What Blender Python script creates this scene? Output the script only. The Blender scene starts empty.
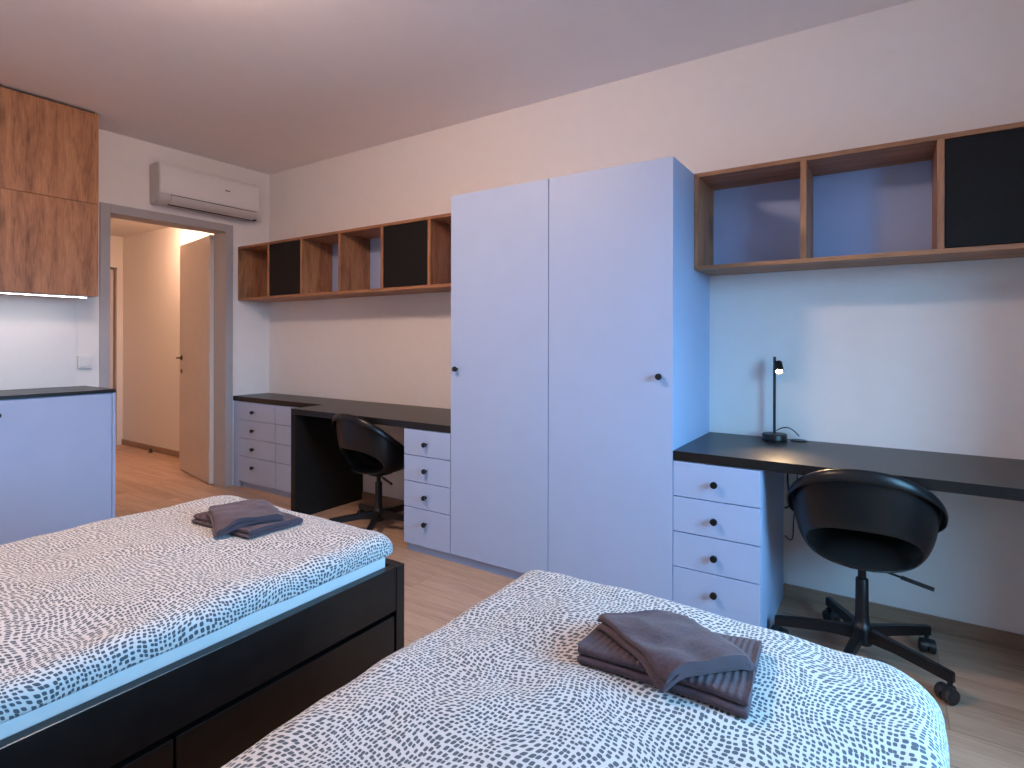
import bpy, bmesh, math, random
from mathutils import Vector, Matrix, noise
random.seed(7)
S = bpy.context.scene
COL = S.collection
PI = math.pi

# ------------------------------------------------------------------ view
S.view_settings.view_transform = 'Standard'
S.view_settings.look = 'None'
S.view_settings.exposure = 0.0
S.view_settings.gamma = 1.0
S.view_settings.use_curve_mapping = False
try:
    S.cycles.max_bounces = 10
    S.cycles.diffuse_bounces = 6
    S.cycles.sample_clamp_indirect = 6.0
    S.cycles.caustics_reflective = False
    S.cycles.caustics_refractive = False
except Exception:
    pass

# ------------------------------------------------------------------ materials
def new_mat(name):
    m = bpy.data.materials.new(name)
    m.use_nodes = True
    nt = m.node_tree
    return m, nt, nt.nodes['Principled BSDF']

def N(nt, kind, **kw):
    n = nt.nodes.new(kind)
    for k, v in kw.items():
        if k in n.inputs:
            n.inputs[k].default_value = v
        else:
            setattr(n, k, v)
    return n

def bump(nt, b, height, strength, dist=0.002):
    bp = N(nt, 'ShaderNodeBump')
    bp.inputs['Strength'].default_value = strength
    bp.inputs['Distance'].default_value = dist
    nt.links.new(height, bp.inputs['Height'])
    nt.links.new(bp.outputs[0], b.inputs['Normal'])

def plain(name, col, rough=0.5, metal=0.0, var=0.03, scale=30, bstr=0.0, spec=None):
    m, nt, b = new_mat(name)
    tc = N(nt, 'ShaderNodeTexCoord')
    nz = N(nt, 'ShaderNodeTexNoise', Scale=scale, Detail=4.0)
    nt.links.new(tc.outputs['Object'], nz.inputs['Vector'])
    r = N(nt, 'ShaderNodeValToRGB')
    r.color_ramp.elements[0].position = 0.3
    r.color_ramp.elements[1].position = 0.7
    r.color_ramp.elements[0].color = [c * (1 - var) for c in col] + [1]
    r.color_ramp.elements[1].color = [min(1, c * (1 + var)) for c in col] + [1]
    nt.links.new(nz.outputs['Fac'], r.inputs['Fac'])
    nt.links.new(r.outputs['Color'], b.inputs['Base Color'])
    b.inputs['Roughness'].default_value = rough
    b.inputs['Metallic'].default_value = metal
    if spec is not None:
        b.inputs['Specular IOR Level'].default_value = spec
    if bstr:
        bump(nt, b, nz.outputs['Fac'], bstr)
    return m

def wood(name, axis, c0, c1, c2, rough=0.5, stretch=14.0, base=1.0, knots=True, planks=None):
    m, nt, b = new_mat(name)
    L = nt.links.new
    tc = N(nt, 'ShaderNodeTexCoord')
    src = tc.outputs['Object']
    sc = [stretch * base] * 3
    sc[axis] = 1.0 * base
    mp = N(nt, 'ShaderNodeMapping')
    mp.inputs['Scale'].default_value = sc
    mp.inputs['Location'].default_value = (3.7, 1.3, 2.1)
    L(src, mp.inputs['Vector'])
    tone = None
    if planks:
        br = N(nt, 'ShaderNodeTexBrick')
        br.offset = 0.37
        br.inputs['Color1'].default_value = (0, 0, 0, 1)
        br.inputs['Color2'].default_value = (1, 1, 1, 1)
        br.inputs['Mortar'].default_value = (0.5, 0.5, 0.5, 1)
        br.inputs['Scale'].default_value = 1.0
        br.inputs['Mortar Size'].default_value = 0.0012
        br.inputs['Mortar Smooth'].default_value = 0.2
        br.inputs['Brick Width'].default_value = planks[0]
        br.inputs['Row Height'].default_value = planks[1]
        L(src, br.inputs['Vector'])
        off = N(nt, 'ShaderNodeVectorMath', operation='MULTIPLY')
        off.inputs[1].default_value = (7.3, 3.1, 5.7)
        L(br.outputs['Color'], off.inputs[0])
        ad = N(nt, 'ShaderNodeVectorMath', operation='ADD')
        L(mp.outputs[0], ad.inputs[0])
        L(off.outputs[0], ad.inputs[1])
        vec = ad.outputs[0]
        tone = br
    else:
        vec = mp.outputs[0]
    n1 = N(nt, 'ShaderNodeTexNoise', Scale=1.25, Detail=8.0, Roughness=0.62, Distortion=0.9)
    L(vec, n1.inputs['Vector'])
    n2 = N(nt, 'ShaderNodeTexNoise', Scale=9.0, Detail=4.0, Roughness=0.6)
    L(vec, n2.inputs['Vector'])
    mx = N(nt, 'ShaderNodeMix', data_type='FLOAT')
    mx.inputs[0].default_value = 0.35
    L(n1.outputs['Fac'], mx.inputs[2])
    L(n2.outputs['Fac'], mx.inputs[3])
    r = N(nt, 'ShaderNodeValToRGB')
    e = r.color_ramp.elements
    e[0].position = 0.33; e[0].color = list(c0) + [1]
    e[1].position = 0.66; e[1].color = list(c2) + [1]
    k = e.new(0.5); k.color = list(c1) + [1]
    L(mx.outputs[0], r.inputs['Fac'])
    col = r.outputs['Color']
    if knots:
        sk = [4.2] * 3
        sk[axis] = 2.6
        mk = N(nt, 'ShaderNodeMapping')
        mk.inputs['Scale'].default_value = sk
        L(src, mk.inputs['Vector'])
        vo = N(nt, 'ShaderNodeTexVoronoi', Scale=1.0, Randomness=1.0)
        L(mk.outputs[0], vo.inputs['Vector'])
        kr = N(nt, 'ShaderNodeMapRange')
        kr.inputs['From Min'].default_value = 0.07
        kr.inputs['From Max'].default_value = 0.27
        kr.inputs['To Min'].default_value = 0.42
        kr.inputs['To Max'].default_value = 1.0
        L(vo.outputs['Distance'], kr.inputs['Value'])
        mm = N(nt, 'ShaderNodeMix', data_type='RGBA', blend_type='MULTIPLY')
        mm.inputs[0].default_value = 1.0
        L(col, mm.inputs[6]); L(kr.outputs[0], mm.inputs[7])
        col = mm.outputs[2]
    if tone:
        tr = N(nt, 'ShaderNodeMapRange')
        tr.inputs['To Min'].default_value = 0.86
        tr.inputs['To Max'].default_value = 1.12
        L(tone.outputs['Color'], tr.inputs['Value'])
        mm = N(nt, 'ShaderNodeMix', data_type='RGBA', blend_type='MULTIPLY')
        mm.inputs[0].default_value = 1.0
        L(col, mm.inputs[6]); L(tr.outputs[0], mm.inputs[7])
        sm = N(nt, 'ShaderNodeMix', data_type='RGBA')
        L(tone.outputs['Fac'], sm.inputs[0])
        L(mm.outputs[2], sm.inputs[6])
        sm.inputs[7].default_value = [c * 0.6 for c in c0] + [1]
        col = sm.outputs[2]
    L(col, b.inputs['Base Color'])
    b.inputs['Roughness'].default_value = rough
    bump(nt, b, mx.outputs[0], 0.12, 0.001)
    return m

def emit(name, col, strength):
    m, nt, b = new_mat(name)
    b.inputs['Base Color'].default_value = list(col) + [1]
    b.inputs['Emission Color'].default_value = list(col) + [1]
    b.inputs['Emission Strength'].default_value = strength
    b.inputs['Roughness'].default_value = 0.6
    return m

def dotted(name):
    m, nt, b = new_mat(name)
    L = nt.links.new
    uv = N(nt, 'ShaderNodeTexCoord')
    nz = N(nt, 'ShaderNodeTexNoise', Scale=5.0, Detail=1.0)
    L(uv.outputs['UV'], nz.inputs['Vector'])
    sb = N(nt, 'ShaderNodeVectorMath', operation='SUBTRACT')
    sb.inputs[1].default_value = (0.5, 0.5, 0.5)
    L(nz.outputs['Color'], sb.inputs[0])
    sc = N(nt, 'ShaderNodeVectorMath', operation='MULTIPLY')
    sc.inputs[1].default_value = (0.11, 0.11, 0.0)
    L(sb.outputs[0], sc.inputs[0])
    ad = N(nt, 'ShaderNodeVectorMath', operation='ADD')
    L(uv.outputs['UV'], ad.inputs[0]); L(sc.outputs[0], ad.inputs[1])
    vo = N(nt, 'ShaderNodeTexVoronoi', voronoi_dimensions='2D', distance='MINKOWSKI', normalize=False)
    vo.inputs['Scale'].default_value = 104.0
    vo.inputs['Randomness'].default_value = 0.42
    vo.inputs['Exponent'].default_value = 3.2
    L(ad.outputs[0], vo.inputs['Vector'])
    # dot size differs a little from dot to dot
    sep = N(nt, 'ShaderNodeSeparateColor')
    L(vo.outputs['Color'], sep.inputs[0])
    mr = N(nt, 'ShaderNodeMapRange')
    mr.inputs['To Min'].default_value = 0.28
    mr.inputs['To Max'].default_value = 0.37
    L(sep.outputs[0], mr.inputs['Value'])
    df = N(nt, 'ShaderNodeMath', operation='SUBTRACT')
    L(vo.outputs['Distance'], df.inputs[0]); L(mr.outputs[0], df.inputs[1])
    st = N(nt, 'ShaderNodeMapRange', interpolation_type='SMOOTHSTEP')
    st.inputs['From Min'].default_value = -0.04
    st.inputs['From Max'].default_value = 0.06
    L(df.outputs[0], st.inputs['Value'])
    mx = N(nt, 'ShaderNodeMix', data_type='RGBA')
    L(st.outputs[0], mx.inputs[0])
    mx.inputs[6].default_value = DOT
    mx.inputs[7].default_value = DUVET_WHITE
    L(mx.outputs[2], b.inputs['Base Color'])
    b.inputs['Roughness'].default_value = 0.85
    b.inputs['Sheen Weight'].default_value = 0.15
    b.inputs['Specular IOR Level'].default_value = 0.2
    fz = N(nt, 'ShaderNodeTexNoise', Scale=18.0, Detail=4.0)
    L(uv.outputs['UV'], fz.inputs['Vector'])
    bump(nt, b, fz.outputs['Fac'], 0.25, 0.006)
    return m

def terry(name, col, ribs=0.0):
    m, nt, b = new_mat(name)
    L = nt.links.new
    uv = N(nt, 'ShaderNodeTexCoord')
    nz = N(nt, 'ShaderNodeTexNoise', Scale=150.0, Detail=3.0, Roughness=0.7)
    L(uv.outputs['UV'], nz.inputs['Vector'])
    big = N(nt, 'ShaderNodeTexNoise', Scale=25.0, Detail=4.0)
    L(uv.outputs['UV'], big.inputs['Vector'])
    mx0 = N(nt, 'ShaderNodeMix', data_type='FLOAT')
    mx0.inputs[0].default_value = 0.5
    L(nz.outputs['Fac'], mx0.inputs[2]); L(big.outputs['Fac'], mx0.inputs[3])
    h = mx0.outputs[0]
    r = N(nt, 'ShaderNodeValToRGB')
    r.color_ramp.elements[0].position = 0.3
    r.color_ramp.elements[1].position = 0.7
    r.color_ramp.elements[0].color = [c * 0.6 for c in col] + [1]
    r.color_ramp.elements[1].color = [c * 1.4 for c in col] + [1]
    L(h, r.inputs['Fac'])
    L(r.outputs['Color'], b.inputs['Base Color'])
    b.inputs['Roughness'].default_value = 0.95
    b.inputs['Sheen Weight'].default_value = 0.12
    b.inputs['Sheen Roughness'].default_value = 0.6
    b.inputs['Specular IOR Level'].default_value = 0.1
    bump(nt, b, h, 0.6, 0.004)
    return m

LILAC = (0.385, 0.495, 0.735)
DOT = (0.075, 0.092, 0.115, 1)
DUVET_WHITE = (0.57, 0.565, 0.57, 1)
M = {}
M['wall'] = plain('wall_paint', (0.83, 0.805, 0.80), 0.9, var=0.012, scale=14, bstr=0.03)
M['ceil'] = plain('ceiling_paint', (0.92, 0.875, 0.875), 0.95, var=0.01, scale=10)
M['floor'] = wood('oak_floor', 0, (0.34, 0.215, 0.140), (0.475, 0.315, 0.218), (0.57, 0.395, 0.285), rough=0.42, stretch=11, base=0.9, knots=False, planks=(1.3, 0.185))
M['skirt'] = wood('skirting_oak', 0, (0.22, 0.145, 0.10), (0.31, 0.21, 0.15), (0.38, 0.27, 0.20), rough=0.5, stretch=12, base=1.2, knots=False)
OAK = ((0.155, 0.062, 0.029), (0.37, 0.170, 0.082), (0.50, 0.255, 0.132))
M['oak_x'] = wood('oak_board_lengthwise', 0, *OAK, rough=0.5, stretch=16, knots=False)
M['oak_z'] = wood('oak_board_upright', 2, *OAK, rough=0.5, stretch=8, base=1.3, knots=True)
M['lilac'] = plain('lilac_laminate', LILAC, 0.5, var=0.012, scale=8)
M['lilac_dark'] = plain('lilac_laminate_body', LILAC, 0.55, var=0.012, scale=8)
M['shelf_back'] = plain('shelf_back_laminate', (0.36, 0.48, 0.80), 0.55, var=0.02, scale=8)
M['black'] = plain('black_brown_laminate', (0.010, 0.0085, 0.008), 0.5, var=0.25, scale=60, spec=0.25)
M['desk_top'] = plain('dark_worktop', (0.011, 0.0095, 0.0095), 0.33, var=0.2, scale=45, spec=0.36)
M['black_matt'] = plain('black_matt_front', (0.009, 0.0085, 0.009), 0.65, var=0.15, scale=50, spec=0.2)
M['bedblack'] = plain('black_brown_bed', (0.0095, 0.007, 0.007), 0.33, var=0.3, scale=25, spec=0.5)
M['knob'] = plain('black_metal', (0.010, 0.010, 0.012), 0.4, metal=0.3, var=0.05)
M['plastic'] = plain('dark_plastic', (0.008, 0.0078, 0.0088), 0.34, var=0.06, scale=80, spec=0.36)
M['plastic_in'] = plain('caster_plastic', (0.018, 0.018, 0.020), 0.4, var=0.06, scale=80)
M['steel_black'] = plain('black_powder_coat', (0.010, 0.010, 0.012), 0.38, metal=0.2, var=0.08, scale=200)
M['white'] = plain('white_plastic', (0.76, 0.75, 0.76), 0.4, var=0.01)
M['ac_grey'] = plain('pale_grey_plastic', (0.55, 0.53, 0.54), 0.45, var=0.01)
M['slot'] = plain('dark_slot', (0.03, 0.025, 0.025), 0.6)
M['frame'] = plain('grey_door_frame_paint', (0.40, 0.385, 0.40), 0.5, var=0.02)
M['door'] = plain('beige_door', (0.62, 0.55, 0.50), 0.5, var=0.02, scale=12)
M['hall'] = plain('hall_paint', (0.76, 0.73, 0.70), 0.9, var=0.01)
M['splash'] = plain('white_splashback', (0.78, 0.77, 0.78), 0.45, var=0.01)
M['sheet'] = plain('white_sheet', (0.66, 0.67, 0.69), 0.85, var=0.02, scale=20, bstr=0.2)
M['duvet'] = dotted('dotted_cotton')
M['towel'] = terry('grey_terry', (0.078, 0.056, 0.071))
M['towel2'] = terry('grey_ribbed_terry', (0.075, 0.054, 0.069))
M['brass'] = plain('dull_bronze', (0.12, 0.07, 0.04), 0.4, metal=0.8)
M['cable'] = plain('black_cable', (0.012, 0.012, 0.013), 0.5)
M['skyframe'] = plain('window_frame_paint', (0.5, 0.5, 0.5), 0.5)
M['light_blocker'] = plain('grey_light_blocker', (0.14, 0.135, 0.145), 0.9, var=0.05)  # dark cloth of the added unseen light blocker
M['led'] = emit('led_strip_light', (1.0, 0.90, 0.86), 38.0)
M['lamp_disc'] = emit('ceiling_lamp_diffuser', (1.0, 0.70, 0.55), 130.0)
M['hall_disc'] = emit('hall_lamp_diffuser', (1.0, 0.57, 0.36), 335.0)
M['bulb'] = emit('warm_bulb', (1.0, 0.70, 0.40), 45.0)

def glass():
    m, nt, b = new_mat('window_glass')
    nt.nodes.remove(b)
    out = nt.nodes['Material Output']
    t = N(nt, 'ShaderNodeBsdfTransparent')
    g = N(nt, 'ShaderNodeBsdfGlossy', Roughness=0.02)
    mx = N(nt, 'ShaderNodeMixShader')
    mx.inputs[0].default_value = 0.05
    nt.links.new(t.outputs[0], mx.inputs[1]); nt.links.new(g.outputs[0], mx.inputs[2])
    nt.links.new(mx.outputs[0], out.inputs[0])
    return m
M['glass'] = glass()

# ------------------------------------------------------------------ building helpers
def box(bm, x0, x1, y0, y1, z0, z1, bev=0.0, seg=2):
    b = bmesh.new()
    r = bmesh.ops.create_cube(b, size=1.0)
    for v in r['verts']:
        v.co = Vector(((x0 + x1) / 2 + v.co.x * (x1 - x0), (y0 + y1) / 2 + v.co.y * (y1 - y0), (z0 + z1) / 2 + v.co.z * (z1 - z0)))
    if bev > 0:
        bmesh.ops.bevel(b, geom=b.edges[:], offset=bev, segments=seg, affect='EDGES', profile=0.5)
    merge(bm, b)
    return bm

def merge(bm, b, mat=None):
    me = bpy.data.meshes.new('tmp')
    b.to_mesh(me); b.free()
    if mat is not None:
        me.transform(mat)
    bm.from_mesh(me)
    bpy.data.meshes.remove(me)

def B(*a, **k):
    return box(bmesh.new(), *a, **k)

def cyl(bm, p0, p1, r0, r1=None, seg=20, bev=0.0):
    r1 = r0 if r1 is None else r1
    p0, p1 = Vector(p0), Vector(p1)
    d = p1 - p0
    b = bmesh.new()
    bmesh.ops.create_cone(b, cap_ends=True, segments=seg, radius1=r0, radius2=r1, depth=d.length)
    if bev:
        es = [e for e in b.edges if len(e.link_faces) == 2 and any(len(f.verts) > 4 for f in e.link_faces)]
        bmesh.ops.bevel(b, geom=es, offset=bev, segments=2, affect='EDGES', profile=0.5)
    q = Vector((0, 0, 1)).rotation_difference(d.normalized()).to_matrix().to_4x4()
    merge(bm, b, Matrix.Translation((p0 + p1) / 2) @ q)
    return bm

def tube(bm, pts, r, seg=8):
    pts = [Vector(p) for p in pts]
    rings = []
    up = Vector((0.123, 0.456, 0.88)).normalized()
    for i, p in enumerate(pts):
        t = (pts[min(i + 1, len(pts) - 1)] - pts[max(i - 1, 0)]).normalized()
        a = t.cross(up).normalized(); c = t.cross(a)
        rings.append([bm.verts.new(p + r * (math.cos(2 * PI * k / seg) * a + math.sin(2 * PI * k / seg) * c)) for k in range(seg)])
    for i in range(len(rings) - 1):
        for k in range(seg):
            bm.faces.new((rings[i][k], rings[i][(k + 1) % seg], rings[i + 1][(k + 1) % seg], rings[i + 1][k]))
    bm.faces.new(rings[0][::-1]); bm.faces.new(rings[-1])
    return bm

def lathe(bm, prof, seg=28, mat=None):
    b = bmesh.new()
    rings = []
    for r, z in prof:
        rings.append([b.verts.new((r * math.cos(2 * PI * k / seg), r * math.sin(2 * PI * k / seg), z)) for k in range(seg)])
    for i in range(len(rings) - 1):
        for k in range(seg):
            b.faces.new((rings[i][k], rings[i][(k + 1) % seg], rings[i + 1][(k + 1) % seg], rings[i + 1][k]))
    b.faces.new(rings[0][::-1]); b.faces.new(rings[-1])
    merge(bm, b, mat)
    return bm

def extrude_profile(bm, prof, axis, a0, a1):
    """closed 2-D outline swept along one axis; prof gives the other two coordinates in order"""
    def pt(u, v, w):
        return {0: (w, u, v), 1: (u, w, v), 2: (u, v, w)}[axis]
    A = [bm.verts.new(pt(u, v, a0)) for u, v in prof]
    Z = [bm.verts.new(pt(u, v, a1)) for u, v in prof]
    n = len(prof)
    for i in range(n):
        bm.faces.new((A[i], A[(i + 1) % n], Z[(i + 1) % n], Z[i]))
    bm.faces.new(A[::-1]); bm.faces.new(Z)
    return bm

def wpos(o):
    v = Vector((0, 0, 0))
    while o is not None:
        v += o.location
        o = o.parent
    return v

def obj(name, bm, mat, parent=None, smooth=False, label=None, kind=None, shift=True, angle=None):
    if parent is not None and shift:
        bmesh.ops.translate(bm, verts=bm.verts[:], vec=-wpos(parent))
    bmesh.ops.recalc_face_normals(bm, faces=bm.faces[:])
    me = bpy.data.meshes.new(name)
    bm.to_mesh(me); bm.free()
    me.materials.append(mat)
    if smooth:
        for p in me.polygons:
            p.use_smooth = True
        if angle:
            try:
                me.set_sharp_from_angle(angle=math.radians(angle))
            except Exception:
                pass
    o = bpy.data.objects.new(name, me)
    COL.objects.link(o)
    if parent is not None:
        o.parent = parent
    if label: o['label'] = label
    if kind: o['kind'] = kind
    return o

def thing(name, label, cat, loc=(0, 0, 0), group=None, rz=0.0):
    o = bpy.data.objects.new(name, None)
    o.empty_display_size = 0.05
    o.location = loc
    o.rotation_euler = (0, 0, rz)
    COL.objects.link(o)
    o['label'] = label; o['category'] = cat
    if group: o['group'] = group
    return o

def tag(o, label, cat, group=None):
    o['label'] = label; o['category'] = cat
    if group: o['group'] = group
    return o

def struct(name, bm, mat, label, cat='room', parent=None, **k):
    o = obj(name, bm, mat, parent, **k)
    if parent is None:
        o['kind'] = 'structure'; o['label'] = label; o['category'] = cat
    return o

def copy_tree(o, parent=None):
    c = o.copy()
    COL.objects.link(c)
    if parent is not None:
        c.parent = parent
    for ch in list(o.children):
        copy_tree(ch, c)
    return c

# ------------------------------------------------------------------ room
RX, RY, H = 5.68, -4.0, 2.678
HX, HY0, HY1, HH = -2.86, -1.42, 0.0, 2.412
bm = B(-3.2, RX + 0.3, RY - 0.2, 0.3, -0.12, 0.0)
struct('floor', bm, M['floor'], 'oak plank floor running through the room into the hall', 'floor')
struct('ceiling', B(-0.01, RX + 0.3, RY - 0.2, 0.3, H, H + 0.15), M['ceil'], 'plain pale ceiling of the bedroom', 'ceiling')
struct('wall_back', B(-0.15, RX + 0.3, 0.0, 0.15, 0.0, H), M['wall'], 'long white wall behind desks and wardrobe', 'wall')
# wall with the doorway (opening y -1.235..-0.40, z 0..2.105)
OY0, OY1, OZ = -1.250, -0.384, 2.125
bm = bmesh.new()
box(bm, -0.15, 0.0, RY, OY0, 0.0, H)
box(bm, -0.15, 0.0, OY1, 0.0, 0.0, H)
box(bm, -0.15, 0.0, OY0, OY1, OZ, H)
struct('wall_left', bm, M['wall'], 'short white wall with the doorway and air conditioner', 'wall')
struct('wall_front', B(-0.15, RX + 0.3, RY - 0.15, RY, 0.0, H), M['wall'], 'white wall behind the bed heads', 'wall')
# wall with the window
WY0, WY1, WZ0, WZ1 = -2.25, -0.90, 0.75, 2.15
bm = bmesh.new()
box(bm, RX, RX + 0.3, RY, WY0, 0.0, H)
box(bm, RX, RX + 0.3, WY1, 0.0, 0.0, H)
box(bm, RX, RX + 0.3, WY0, WY1, 0.0, WZ0)
box(bm, RX, RX + 0.3, WY0, WY1, WZ1, H)
struct('wall_right', bm, M['wall'], 'white wall with the window to the right of the desk', 'wall')
win = thing('window_1', 'window with a dusk sky outside beside the right desk', 'window', (RX + 0.22, (WY0 + WY1) / 2, WZ0))
win['kind'] = 'structure'
bm = bmesh.new()
xa, xb = RX + 0.19, RX + 0.25
box(bm, xa, xb, WY0, WY0 + 0.06, WZ0, WZ1)
box(bm, xa, xb, WY1 - 0.06, WY1, WZ0, WZ1)
box(bm, xa, xb, WY0 + 0.06, WY1 - 0.06, WZ0, WZ0 + 0.06)
box(bm, xa, xb, WY0 + 0.06, WY1 - 0.06, WZ1 - 0.06, WZ1)
box(bm, xa, xb, -1.605, -1.545, WZ0 + 0.06, WZ1 - 0.06)
obj('window_frame', bm, M['skyframe'], win)
obj('window_pane', B(RX + 0.215, RX + 0.225, WY0 + 0.06, WY1 - 0.06, WZ0 + 0.06, WZ1 - 0.06), M['glass'], win)

# gathered curtain, added unseen to keep window light off the desk wall
bm = bmesh.new()
out, inn = [], []
n = 60
for i in range(n + 1):
    y = -1.07 + 0.44 * i / n
    x = 5.46 + 0.055 * math.sin(i * 2 * PI / 10) + 0.02 * noise.noise(Vector((i * 0.31, 2.0, 0)))
    out.append((x, y)); inn.append((x + 0.010, y))
extrude_profile(bm, out + inn[::-1], 2, 0.02, 2.50)
blocker = thing('light_blocker', 'added unseen grey curtain gathered beside the window at the desk end', 'light_blocker', (5.46, -0.85, 2.52))
obj('fabric', bm, M['light_blocker'], blocker, smooth=True, angle=50)
bm = bmesh.new()
cyl(bm, (5.46, -3.2, 2.52), (5.46, -0.45, 2.52), 0.012)
for y in (-3.0, -0.6):
    cyl(bm, (5.46, y, 2.52), (RX - 0.001, y, 2.52), 0.008)
obj('blocker_rod', bm, M['steel_black'], blocker, smooth=True, angle=40)

# hall beyond the doorway
struct('wall_hall_side', B(HX - 0.15, -0.15, HY1, HY1 + 0.15, 0.0, HH), M['hall'], 'warm lit hall wall behind the open door', 'wall')
struct('wall_hall_opposite', B(HX - 0.15, -0.15, HY0 - 0.15, HY0, 0.0, HH), M['hall'], 'hall wall opposite the open door', 'wall')
bm = bmesh.new()
box(bm, HX - 0.15, HX, HY0, -0.92, 0.0, HH)
box(bm, HX - 0.15, HX, -0.062, HY1, 0.0, HH)
box(bm, HX - 0.15, HX, -0.92, -0.062, 2.05, HH)
box(bm, HX - 0.15, HX - 0.13, -0.92, -0.062, 0.0, 2.05)
struct('wall_hall_end', bm, M['hall'], 'far end wall of the hall', 'wall')
struct('ceiling_hall', B(HX - 0.15, -0.15, HY0 - 0.15, HY1 + 0.15, HH, HH + 0.1), M['hall'], 'lower ceiling of the hall', 'ceiling')
bm = bmesh.new()
box(bm, HX, -0.16, HY1 - 0.013, HY1, 0.0, 0.062, 0.002)
struct('baseboard_hall', bm, M['skirt'], 'brown baseboard along the hall wall', 'baseboard')
d2 = thing('door_2', 'closed door with a dark gap at the far end of the hall', 'door', (HX - 0.06, -0.5, 0.0))
d2['kind'] = 'structure'
obj('door_leaf', B(HX - 0.075, HX - 0.035, -0.90, -0.084, 0.008, 2.028, 0.002), M['door'], d2)
obj('gap_shade', B(HX - 0.125, HX - 0.105, -0.915, -0.064, 0.002, 2.048), M['slot'], d2)  # dark sheet behind the leaf stands in for the gap's shade

# door frame
bm = bmesh.new()
fy0, fy1, fz = -1.2935, -0.341, 2.1695
box(bm, 0.0005, 0.018, fy0, -1.232, 0.0, fz, 0.002)
box(bm, 0.0005, 0.018, -0.402, fy1, 0.0, fz, 0.002)
box(bm, 0.0005, 0.018, -1.232, -0.402, 2.107, fz, 0.002)
box(bm, -0.165, 0.0005, OY0 + 0.001, -1.232, 0.0, OZ - 0.001)
box(bm, -0.165, 0.0005, -0.402, OY1 - 0.001, 0.0, OZ - 0.001)
box(bm, -0.165, 0.0005, -1.232, -0.402, 2.107, OZ - 0.001)
struct('trim_1', bm, M['frame'], 'grey painted frame around the doorway', 'door frame')
# open door leaf
ang = math.atan2(0.155, -0.84)
d1 = thing('door_1', 'beige door standing open into the hall', 'door', (-0.170, -0.412, 0.0), rz=ang)
d1['kind'] = 'structure'
obj('door_leaf', B(0.0, 0.815, -0.020, 0.020, 0.008, 2.098, 0.0015), M['door'], d1, shift=False)
bm = bmesh.new()
for s in (1, -1):
    cyl(bm, (0.745, s * 0.0205, 1.05), (0.745, s * 0.029, 1.05), 0.025, bev=0.002)
    cyl(bm, (0.745, s * 0.026, 1.05), (0.745, s * 0.066, 1.05), 0.009)
    tube(bm, [(0.750, s * 0.062, 1.05), (0.71, s * 0.064, 1.05), (0.63, s * 0.062, 1.05)], 0.008)
obj('door_handle', bm, M['brass'], d1, shift=False, smooth=True, angle=40, label='dark bronze lever handle')
bm = bmesh.new()
for s in (1, -1):
    cyl(bm, (0.745, s * 0.0205, 0.925), (0.745, s * 0.027, 0.925), 0.021, bev=0.002)
obj('lock_plate', bm, M['brass'], d1, shift=False)
bm = bmesh.new()
for z in (0.25, 1.05, 1.85):
    cyl(bm, (0.0, 0.0215, z - 0.05), (0.0, 0.0215, z + 0.05), 0.006)
obj('hinge', bm, M['ac_grey'], d1, shift=False)

ds = lathe(bmesh.new(), [(0.020, 0.0005), (0.020, 0.012), (0.013, 0.02), (0.013, 0.040), (0.009, 0.044)], 16, Matrix.Translation((-2.06, -0.055, 0)))
tag(obj('door_stop', ds, M['slot'], smooth=True, angle=40), 'small dark door stop on the hall floor by the baseboard', 'door stop')

# baseboards in the room
struct('baseboard_back', B(1.2155, 2.2265, -0.013, -0.0005, 0.0, 0.06, 0.002), M['skirt'], 'oak baseboard under the left desk', 'baseboard')
struct('baseboard_right', B(4.146, RX, -0.013, -0.0005, 0.0, 0.06, 0.002), M['skirt'], 'oak baseboard under the right desk', 'baseboard')

# ------------------------------------------------------------------ drawers
def knob_bm(x, y, z, s=1.0):
    """round knob standing out towards -y from a front at y"""
    return lathe(bmesh.new(), [(0.0055 * s, 0.0), (0.0055 * s, 0.013), (0.0125 * s, 0.016), (0.0140 * s, 0.019), (0.0140 * s, 0.028), (0.0125 * s, 0.030)], 20,
                 Matrix.Translation((x, y, z)) @ Matrix.Rotation(PI / 2, 4, 'X'))

def drawer_unit(name, label, x0, x1, yf, zs, ztop, knob_dx=0.0, group=None, filler=None, side=False):
    """chest against the wall y=0: front plane yf, zs = drawer edges from top to bottom"""
    cx = (x0 + x1) / 2
    t = thing(name, label, 'drawer unit', (cx, yf / 2, 0.0), group)
    obj('body', B(x0 + 0.0005, x1 - 0.0005, yf + 0.019, -0.016, zs[-1], ztop - 0.001, 0.001), M['lilac_dark'], t)
    obj('plinth', B(x0 + 0.004, x1 - (0.0005 if side else 0.001), yf + 0.030, -0.016, 0.0005, zs[-1] - 0.0005), M['lilac_dark'], t)
    for i in range(4):
        g = 0.0022
        d = obj('drawer', B(x0 + g, x1 - g, yf, yf + 0.018, zs[i + 1] + g, zs[i] - g, 0.0008), M['lilac'], t)
        kz = zs[i] - 0.0775
        k = obj('knob', knob_bm(cx + knob_dx, yf, kz), M['knob'], d, smooth=True, angle=40)
    if filler:
        obj('filler_panel', B(filler[0], filler[1] - 0.001, yf + 0.004, yf + 0.022, 0.0005, ztop - 0.001), M['lilac'], t)
    return t

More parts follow.
